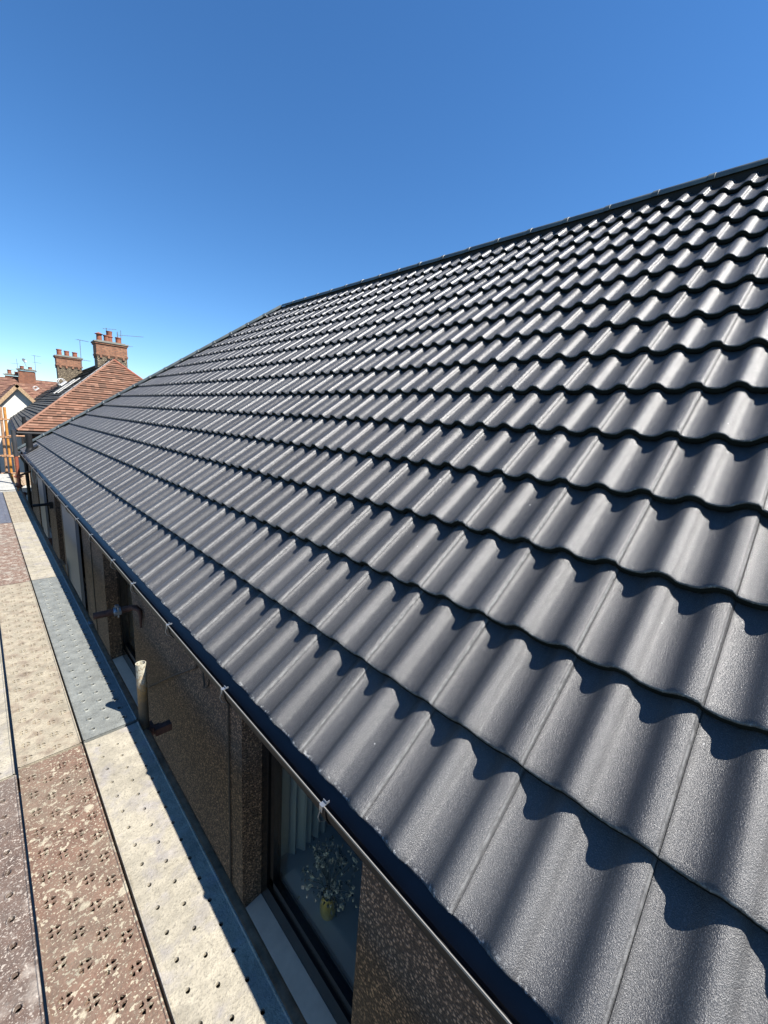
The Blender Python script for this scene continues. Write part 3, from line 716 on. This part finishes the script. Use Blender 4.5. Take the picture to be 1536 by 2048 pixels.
# orange ladder frame beyond the end of the deck
of = thing('scaffold_tower', 'orange tube scaffold uprights joined by short rungs beyond the walkway', 'scaffold', (0, 12.8, 0))
for x0, x1, m_ in ((.345, .425, 'pale_orange_tube'), (.465, .492, 'orange_tube')):
    o = MB(); o.tube([(x0-.03, 0, 0), (x1, 0, H-.15)], .026, 14); o.obj('standard', m_, of)
for zz in (-.42, -.82, -1.25, -1.66):
    o = MB(); o.tube([(.30, 0, H+zz), (.56, 0, H+zz)], .017, 10); coupler(o, (.405+.05*zz*.3, 0, H+zz), s=.036); coupler(o, (.482+.01*zz, 0, H+zz), s=.036); o.obj('rung', 'pale_orange_tube', of)
o = MB(); o.tube([(.575, .1, H-3.2), (.560, .1, H-.95)], .024, 12); o.obj('standard', 'dull_tube', of)
# lower timber platform
pf = thing('lower_platform', 'small timber platform with pale front edge, lower down past the house corner', 'platform', (0, 0, 0))
for i in range(4):
    o = MB(); o.box(.55+.15*i, .55+.15*i+.143, 12.95, 15.5, H-2.04, H-2.0+.003*(i % 2)); o.obj('plank', 'timber', pf)
o = MB(); o.box(.54, 1.15, 12.90, 12.945, H-2.12, H-1.985); o.obj('front_board', 'white_render', pf)
o = MB(); o.tube([(.45, 12.98, H-2.19), (1.4, 12.98, H-2.19)], .03, 12); o.obj('transom', 'grey_sleeve', pf)
for xx in (.62, 1.1):
    o = MB(); o.tube([(xx, 13.1, 0), (xx, 13.1, H-2.15)], .026, 12); o.obj('standard', 'grey_sleeve', pf)
# short offcut leaning on the wall
o = MB(); o.box(-.03, .03, -.15, .15, -.28, .14, Matrix.Rotation(R(-4), 4, 'Y')); tag(o.obj('timber_offcut', 'timber', loc=(.665, 6.92, H-2.30)), 'short timber offcut standing on end between walkway and wall', 'timber')
o = MB(); o.tube([(.02+.44*i/14, 9.93+.02*math.sin(i*.7)-.004*i, DZ+.010) for i in range(15)], .006, 6); tag(o.obj('cord', 'cable'), 'thin dark cord lying across the farthest white board', 'cord')
# clip hoop on the gutter far away
o = MB(); o.tube([(.60, 9.0, H-1.08), (.585, 9.0, H-1.2), (.60, 9.02, H-1.34), (.63, 9.03, H-1.36), (.65, 9.0, H-1.24), (.64, 9.0, H-1.1)], .006, 8); tag(o.obj('wire_loop', 'galvanised'), 'thin wire loop hanging from the far part of the gutter', 'wire')

# ------------------------------------------------------------------ neighbouring houses
def stepped(name, m, parent, P0, U, V, Nn, bounds, L, gauge, th, rnd=0):
    """roof slope as overlapping courses; bounds(s) gives the left and right limits"""
    P0, U, V, Nn = map(Vector, (P0, U, V, Nn)); vs = []; fs = []; uvs = []; s = 0; i = 0
    while s < L-1e-4:
        e = min(s+gauge, L); a, b_ = bounds(s), bounds(e); o = len(vs); w = th*(1+.25*math.sin(i*2.3)) if rnd else th
        c = bounds(min(e+.05, L)); t_ = min(.014, w*.45); d_ = bounds(min(s+.06, L))
        vs += [P0+V*s+U*a[0]+Nn*(w-t_), P0+V*s+U*a[1]+Nn*(w-t_), P0+V*s+U*a[1]+Nn*w, P0+V*s+U*a[0]+Nn*w, P0+V*min(e+.05, L)+U*c[1]-Nn*.004, P0+V*min(e+.05, L)+U*c[0]-Nn*.004,
               P0+V*min(s+.06, L)+U*d_[0]+Nn*(w-t_)*.8, P0+V*min(s+.06, L)+U*d_[1]+Nn*(w-t_)*.8]
        uvs += [(a[0], i+.1), (a[1], i+.1), (a[1], i+.1), (a[0], i+.1), (b_[1], i+.9), (b_[0], i+.9), (a[0], i+.2), (a[1], i+.2)]
        fs += [(o, o+1, o+2, o+3), (o+3, o+2, o+4, o+5), (o, o+6, o+7, o+1)]; s = e; i += 1
    me = bpy.data.meshes.new(name); me.from_pydata([tuple(v) for v in vs], [], fs); me.materials.append(M[m])
    ul = me.uv_layers.new(name='UVMap')
    for l in me.loops: ul.data[l.index].uv = uvs[l.vertex_index]
    return link(name, me, parent)
def chimney(parent, x, y, z0, z1, wx, wy, low, up, pots, rz=0, dent=4):
    hgt = z1-z0; zb = z0+hgt*.50 if low else z0
    c = MB()
    if low: c.box(x-wx/2, x+wx/2, y-wy/2, y+wy/2, z0-.6, zb)
    else: c.box(x-wx/2, x+wx/2, y-wy/2, y+wy/2, z0-.6, z1-.1)
    C = c.obj('chimney', low or up, parent)
    if low:
        u = MB(); u.box(x-wx/2-.02, x+wx/2+.02, y-wy/2-.02, y+wy/2+.02, zb+.002, z1-.10); u.box(x-wx/2-.06, x+wx/2+.06, y-wy/2-.06, y+wy/2+.06, z1-.098, z1-.03)
        u.box(x-wx/2-.045, x+wx/2+.045, y-wy/2-.045, y+wy/2+.045, zb+.06, zb+.13); u.obj('brickwork', up, C)
        for i in range(dent):
            d = MB(); xx = x-wx/2+wx*(i+.5)/dent; d.box(xx-.045, xx+.045, y-wy/2-.05, y-wy/2+.002, zb-.07, zb+.058); d.obj('corbel', up, C)
        for i in range(2):
            d = MB(); yy = y-wy/2+wy*(i+.5)/2; d.box(x-wx/2-.05, x-wx/2+.002, yy-.045, yy+.045, zb-.07, zb+.058); d.obj('corbel', up, C)
    s = MB(); s.box(x-wx/2-.09, x+wx/2+.09, y-wy/2-.09, y+wy/2+.09, z1-.028, z1+.03); s.box(x-wx/2+.03, x+wx/2-.03, y-wy/2+.03, y+wy/2-.03, z1+.031, z1+.07); s.obj('cap', 'stone_cap', C)
    for px, h_, kind in pots:
        p = MB(); r0 = .115
        if kind == 'cowl':
            p.lathe([(r0, 0), (r0*.95, h_*.8), (r0*1.05, h_*.82), (r0*1.05, h_*.9), (r0*.8, h_*.9)], (x+px, y, z1+.06), 16); p.lathe([(.0, h_*1.2), (r0*1.55, h_*.95), (r0*1.5, h_*.92)], (x+px, y, z1+.06), 16)
        elif kind == 'tall':
            p.lathe([(r0*1.05, 0), (r0*1.0, h_*.45), (r0*1.25, h_*.5), (r0*1.25, h_*.55), (r0*.95, h_*.6), (r0*1.1, h_*.92), (r0*1.2, h_), (r0*.9, h_), (r0*.85, h_*.7)], (x+px, y, z1+.06), 16)
        else:
            p.lathe([(r0*1.05, 0), (r0, h_*.8), (r0*1.18, h_*.85), (r0*1.18, h_), (r0*.88, h_), (r0*.85, h_*.5)], (x+px, y, z1+.06), 16)
        p.obj('chimney_pot', 'pot_clay', C)
    return C
def aerial(loc, h_, label, boom_z, rz, n=9, L=1.0, size=.006, tilt=0):
    a = thing('tv_aerial', label, 'aerial', loc, rz=rz)
    m_ = MB(); m_.tube([(0, 0, 0), (.02, 0, h_)], .013, 8); m_.obj('mast', 'aerial_metal', a)
    for bz in boom_z:
        b_ = MB(); b_.tube([(-.12, 0, bz), (L-.12, 0, bz+tilt)], .009, 6); B = b_.obj('boom', 'aerial_metal', a)
        e_ = MB()
        for i in range(n):
            t = i/(n-1); x = -.1+(L-.04)*t; w = .16*(1-.35*t); e_.tube([(x, -w, bz+tilt*t), (x, w, bz+tilt*t)], size*.6, 5)
        e_.box(-.14, -.12, -.14, .14, bz-.14, bz+.14) if n > 8 else None
        e_.obj('elements', 'aerial_metal', B, kind='stuff')
    return a

# first neighbour: hipped, red tiles to the front, grey slates to the side
NA = R(-2.2); nb = thing('house', 'neighbouring house with red tiled hip and dark slate side slope, nearest behind the new roof', 'house', (.99, 18.9, H-1.0), rz=NA)
run, rise = 3.56, 3.10; al = math.atan2(rise, run); ca, sa = math.cos(al), math.sin(al); Ls = run/ca; LY = 22
w = MB(); w.box(.35, 2*run-.35, .35, LY, -H+1.0, .25); w.obj('wall', 'pebbledash', nb)
stepped('roof', 'red_plain_tile', nb, (0, 0, 0), (1, 0, 0), (0, ca, sa), (0, -sa, ca), lambda s: (s*ca, 2*run-s*ca), Ls, .135, .044, 1)
stepped('roof', 'grey_slate', nb, (0, 0, 0), (0, 1, 0), (ca, 0, sa), (-sa, 0, ca), lambda s: (s*ca, LY), Ls, .15, .042, 1)
stepped('roof', 'grey_slate', nb, (2*run, 0, 0), (0, 1, 0), (-ca, 0, sa), (sa, 0, ca), lambda s: (s*ca, LY), Ls, .15, .042, 1)
o = MB(); o.add([(0.35, LY, 0), (2*run-.35, LY, 0), (run, LY, rise-.1)], [(0, 1, 2)]); o.obj('gable', 'white_render', nb)
o = MB(); o.tube([(0, 0, .02), (run, run, rise+.01)], .045, 8); o.obj('hip', 'red_plain_tile', nb)
o = MB(); o.tube([(2*run, 0, .02), (run, run, rise+.01)], .06, 8); o.obj('hip', 'pot_clay', nb)
o = MB(); o.tube([(run, run, rise+.01), (run, LY, rise+.01)], .07, 8); o.obj('ridge', 'grey_slate', nb)
o = MB(); o.tube([(-.03, -.05, -.06), (-.03, LY, -.06)], .055, 8); o.tube([(-.03, -.03, -.06), (2*run, -.03, -.06)], .055, 8); o.obj('gutter', 'black_plastic', nb)
o = MB(); o.box(0, 2*run, 0, LY, -.16, -.08); o.obj('eaves_board', 'black_plastic', nb)
o = MB(); o.tube([(.20, .28, -H+1.0), (.20, .28, .5)], .055, 12); o.obj('soil_pipe', 'black_plastic', nb)
o = MB(); o.box(.12, .36, -.10, .25, -.34, -.10); o.tube([(.30, .30, -.3), (.33, .32, -H+1)], .045, 10); o.obj('hopper', 'black_plastic', nb)
# pale abutment strip against the hip and two roof lights on the slates
def on_slate(s, y, nrm=.03): return Vector((s*ca-nrm*sa, y, s*sa+nrm*ca))
o = MB(); o.extrude([(0, 0), (.10, 0), (.10, .03), (0, .03)], on_slate(1.9, 2.2), on_slate(4.55, 4.0), (ca, 0, sa), (-sa, 0, ca)); o.obj('flashing', 'lead', nb)
for y0 in (6.1, 8.1):
    o = MB(); a_ = on_slate(2.25, y0, .04); o.extrude([(0, 0), (1.2, 0), (1.2, .03), (0, .03)], a_, a_+Vector((0, .55, 0)), (ca, 0, sa), (-sa, 0, ca)); W = o.obj('rooflight', 'white_render', nb)
    o = MB(); o.extrude([(.1, .032), (1.1, .032), (1.1, .045), (.1, .045)], a_+Vector((0, .1, 0)), a_+Vector((0, .45, 0)), (ca, 0, sa), (-sa, 0, ca)); o.obj('pane', 'lead', W)
chimney(nb, 3.80, 5.65, 1.0+1.9-.2, 1.0+3.02, 1.22, .85, 'tan_roughcast', 'brick', [(-.42, .34, 'cowl'), (.0, .52, 'tall'), (.36, .30, 'pot'), (-.12, .32, 'pot')])
chimney(nb, 2.78, 12.4, 1.0+1.55, 1.0+2.72, 1.15, .8, 'tan_roughcast', 'brick', [(-.40, .34, 'pot'), (-.05, .30, 'pot'), (.33, .28, 'pot')])
def hook(loc, rz, label, sc_=1):
    o = MB(); pts = [(0, 0, 0)]+[(.14-.14*math.cos(t), 0, .12+.12*math.sin(t)) for t in [math.pi*k/12 for k in range(13)]]+[(.28, 0, .05)]
    o.tube(pts, .014, 8); pts = [(x, .16, z) for x, _, z in pts]; o.tube(pts, .014, 8)
    o.box(-.02, .3, -.03, .19, -.02, .02); ob = o.obj('roof_hook', 'hook_white', loc=loc); ob.rotation_euler = (0, -.7, rz); ob.scale = (sc_,)*3; tag(ob, label, 'hook')
hook((3.05, 25.0, H+.88), .3, 'white curved ladder hook on the dark slates below the larger chimney')
hook((2.52, 30.0, H+.66), .3, 'smaller white curved hook on the slates farther down the ridge', .7)
aerial((5.50, 24.5, H+2.9), .86, 'long thin aerial pointing right from the large chimney', [.62], R(-8), 12, 1.1, tilt=.1)
aerial((5.42, 24.2, H+2.75), .35, 'small lower aerial on the right side of the large chimney', [.25], R(-4), 6, .62, tilt=.04)
aerial((4.92, 24.6, H+3.05), .72, 'aerial poking out behind the tallest chimney pot', [.66], R(-4), 5, .55, tilt=.06)
aerial((4.05, 26.0, H+1.7), 1.5, 'tall aerial mast between the two brick chimneys', [1.48, .55], R(20), 6, .55)

# white gabled house beyond
gb = thing('house', 'house with pointed white gable, left of the dark slate slope', 'house', (1.98, 34, 0))
gz_ = H+.96; k_ = 1.2; hw_ = 2.9
o = MB(); n_ = [(-hw_, 0, 0), (hw_, 0, 0), (hw_, 0, gz_-hw_*k_), (0, 0, gz_), (-hw_, 0, gz_-hw_*k_)]
o.add(n_+[(x, 7, z) for x, _, z in n_], [(0, 1, 2, 3, 4), (5, 6, 7, 8, 9), (0, 4, 9, 5), (1, 2, 7, 6)]); o.obj('wall', 'white_render', gb)
for s in (-1, 1):
    L_ = math.hypot(hw_+.3, (hw_+.3)*k_); d = Vector((-s, 0, k_)).normalized(); nn = Vector((s*k_, 0, 1)).normalized()
    P = Vector((s*(hw_+.3), -.25, gz_+.06-(hw_+.3)*k_))
    stepped('roof', 'brown_plain_tile', gb, P, (0, 1, 0), d, nn, lambda s_: (0, 9), L_, .16, .02, 1)
    o = MB(); o.extrude([(0, -.16), (L_, -.16), (L_, .03), (0, .03)], P+Vector((0, -.02, -.02)), P+Vector((0, .04, -.02)), d, nn); o.obj('barge_board', 'dull_tube', gb)
o = MB(); o.box(-2.2, -1.2, -.03, -.002, H-4.4, H-3.2); W = o.obj('window', 'black_frame', gb)
o = MB(); o.box(-2.12, -1.28, -.04, -.031, H-4.32, H-3.28); o.obj('pane', 'lead', W)
# long red roofed terrace at the back
fh = thing('house', 'long red-brown roofed terrace on the skyline behind the white gable', 'house', (0, 42.4, 0), rz=R(-9))
o = MB(); o.box(-14, 9, -3.6, 4, 0, H-1.6); o.obj('wall', 'brick_dark', fh)
d = Vector((0, 4.0, 3.30)).normalized(); nn = Vector((0, -3.3, 4)).normalized()
stepped('roof', 'brown_plain_tile', fh, (-15, -4.0, H-1.62), (1, 0, 0), d, nn, lambda s: (0, 24.5), math.hypot(4, 3.3), .17, .045, 1)
d2 = Vector((0, -4.0, 3.30)).normalized(); n2 = Vector((0, 3.3, 4)).normalized()
stepped('roof', 'brown_plain_tile', fh, (-15, 4.0, H-1.62), (1, 0, 0), d2, n2, lambda s: (0, 24.5), math.hypot(4, 3.3), .3, .02)
chimney(fh, 3.15, -.1, H+1.55, H+2.34, .95, .7, None, 'brick_dark', [(-.25, .2, 'pot'), (.22, .18, 'pot')])
chimney(fh, 2.35, .6, H+1.45, H+1.92, 1.0, .7, None, 'brick_dark', [(-.25, .3, 'pot'), (.15, .2, 'pot')])
aerial((3.60, 41.5, H+2.2), 1.25, 'thin aerial mast right of the farthest chimney', [1.23, .75], R(30), 5, .55)
aerial((2.60, 41.5, H+1.8), 1.25, 'cluttered aerial mast left of the farthest chimney', [.9, .45], R(160), 6, .5)
o = MB(); o.lathe([(.0, 0), (.1, .015), (.16, .05)], (0, 0, 0), 14, (.5, -.6, .3)); o.tube([(0, 0, 0), (.12, 0, -.4)], .014, 6)
tag(o.obj('satellite_dish', 'aerial_metal', loc=(2.95, 41.2, H+2.95)), 'small dark dish above the farthest chimney', 'dish')
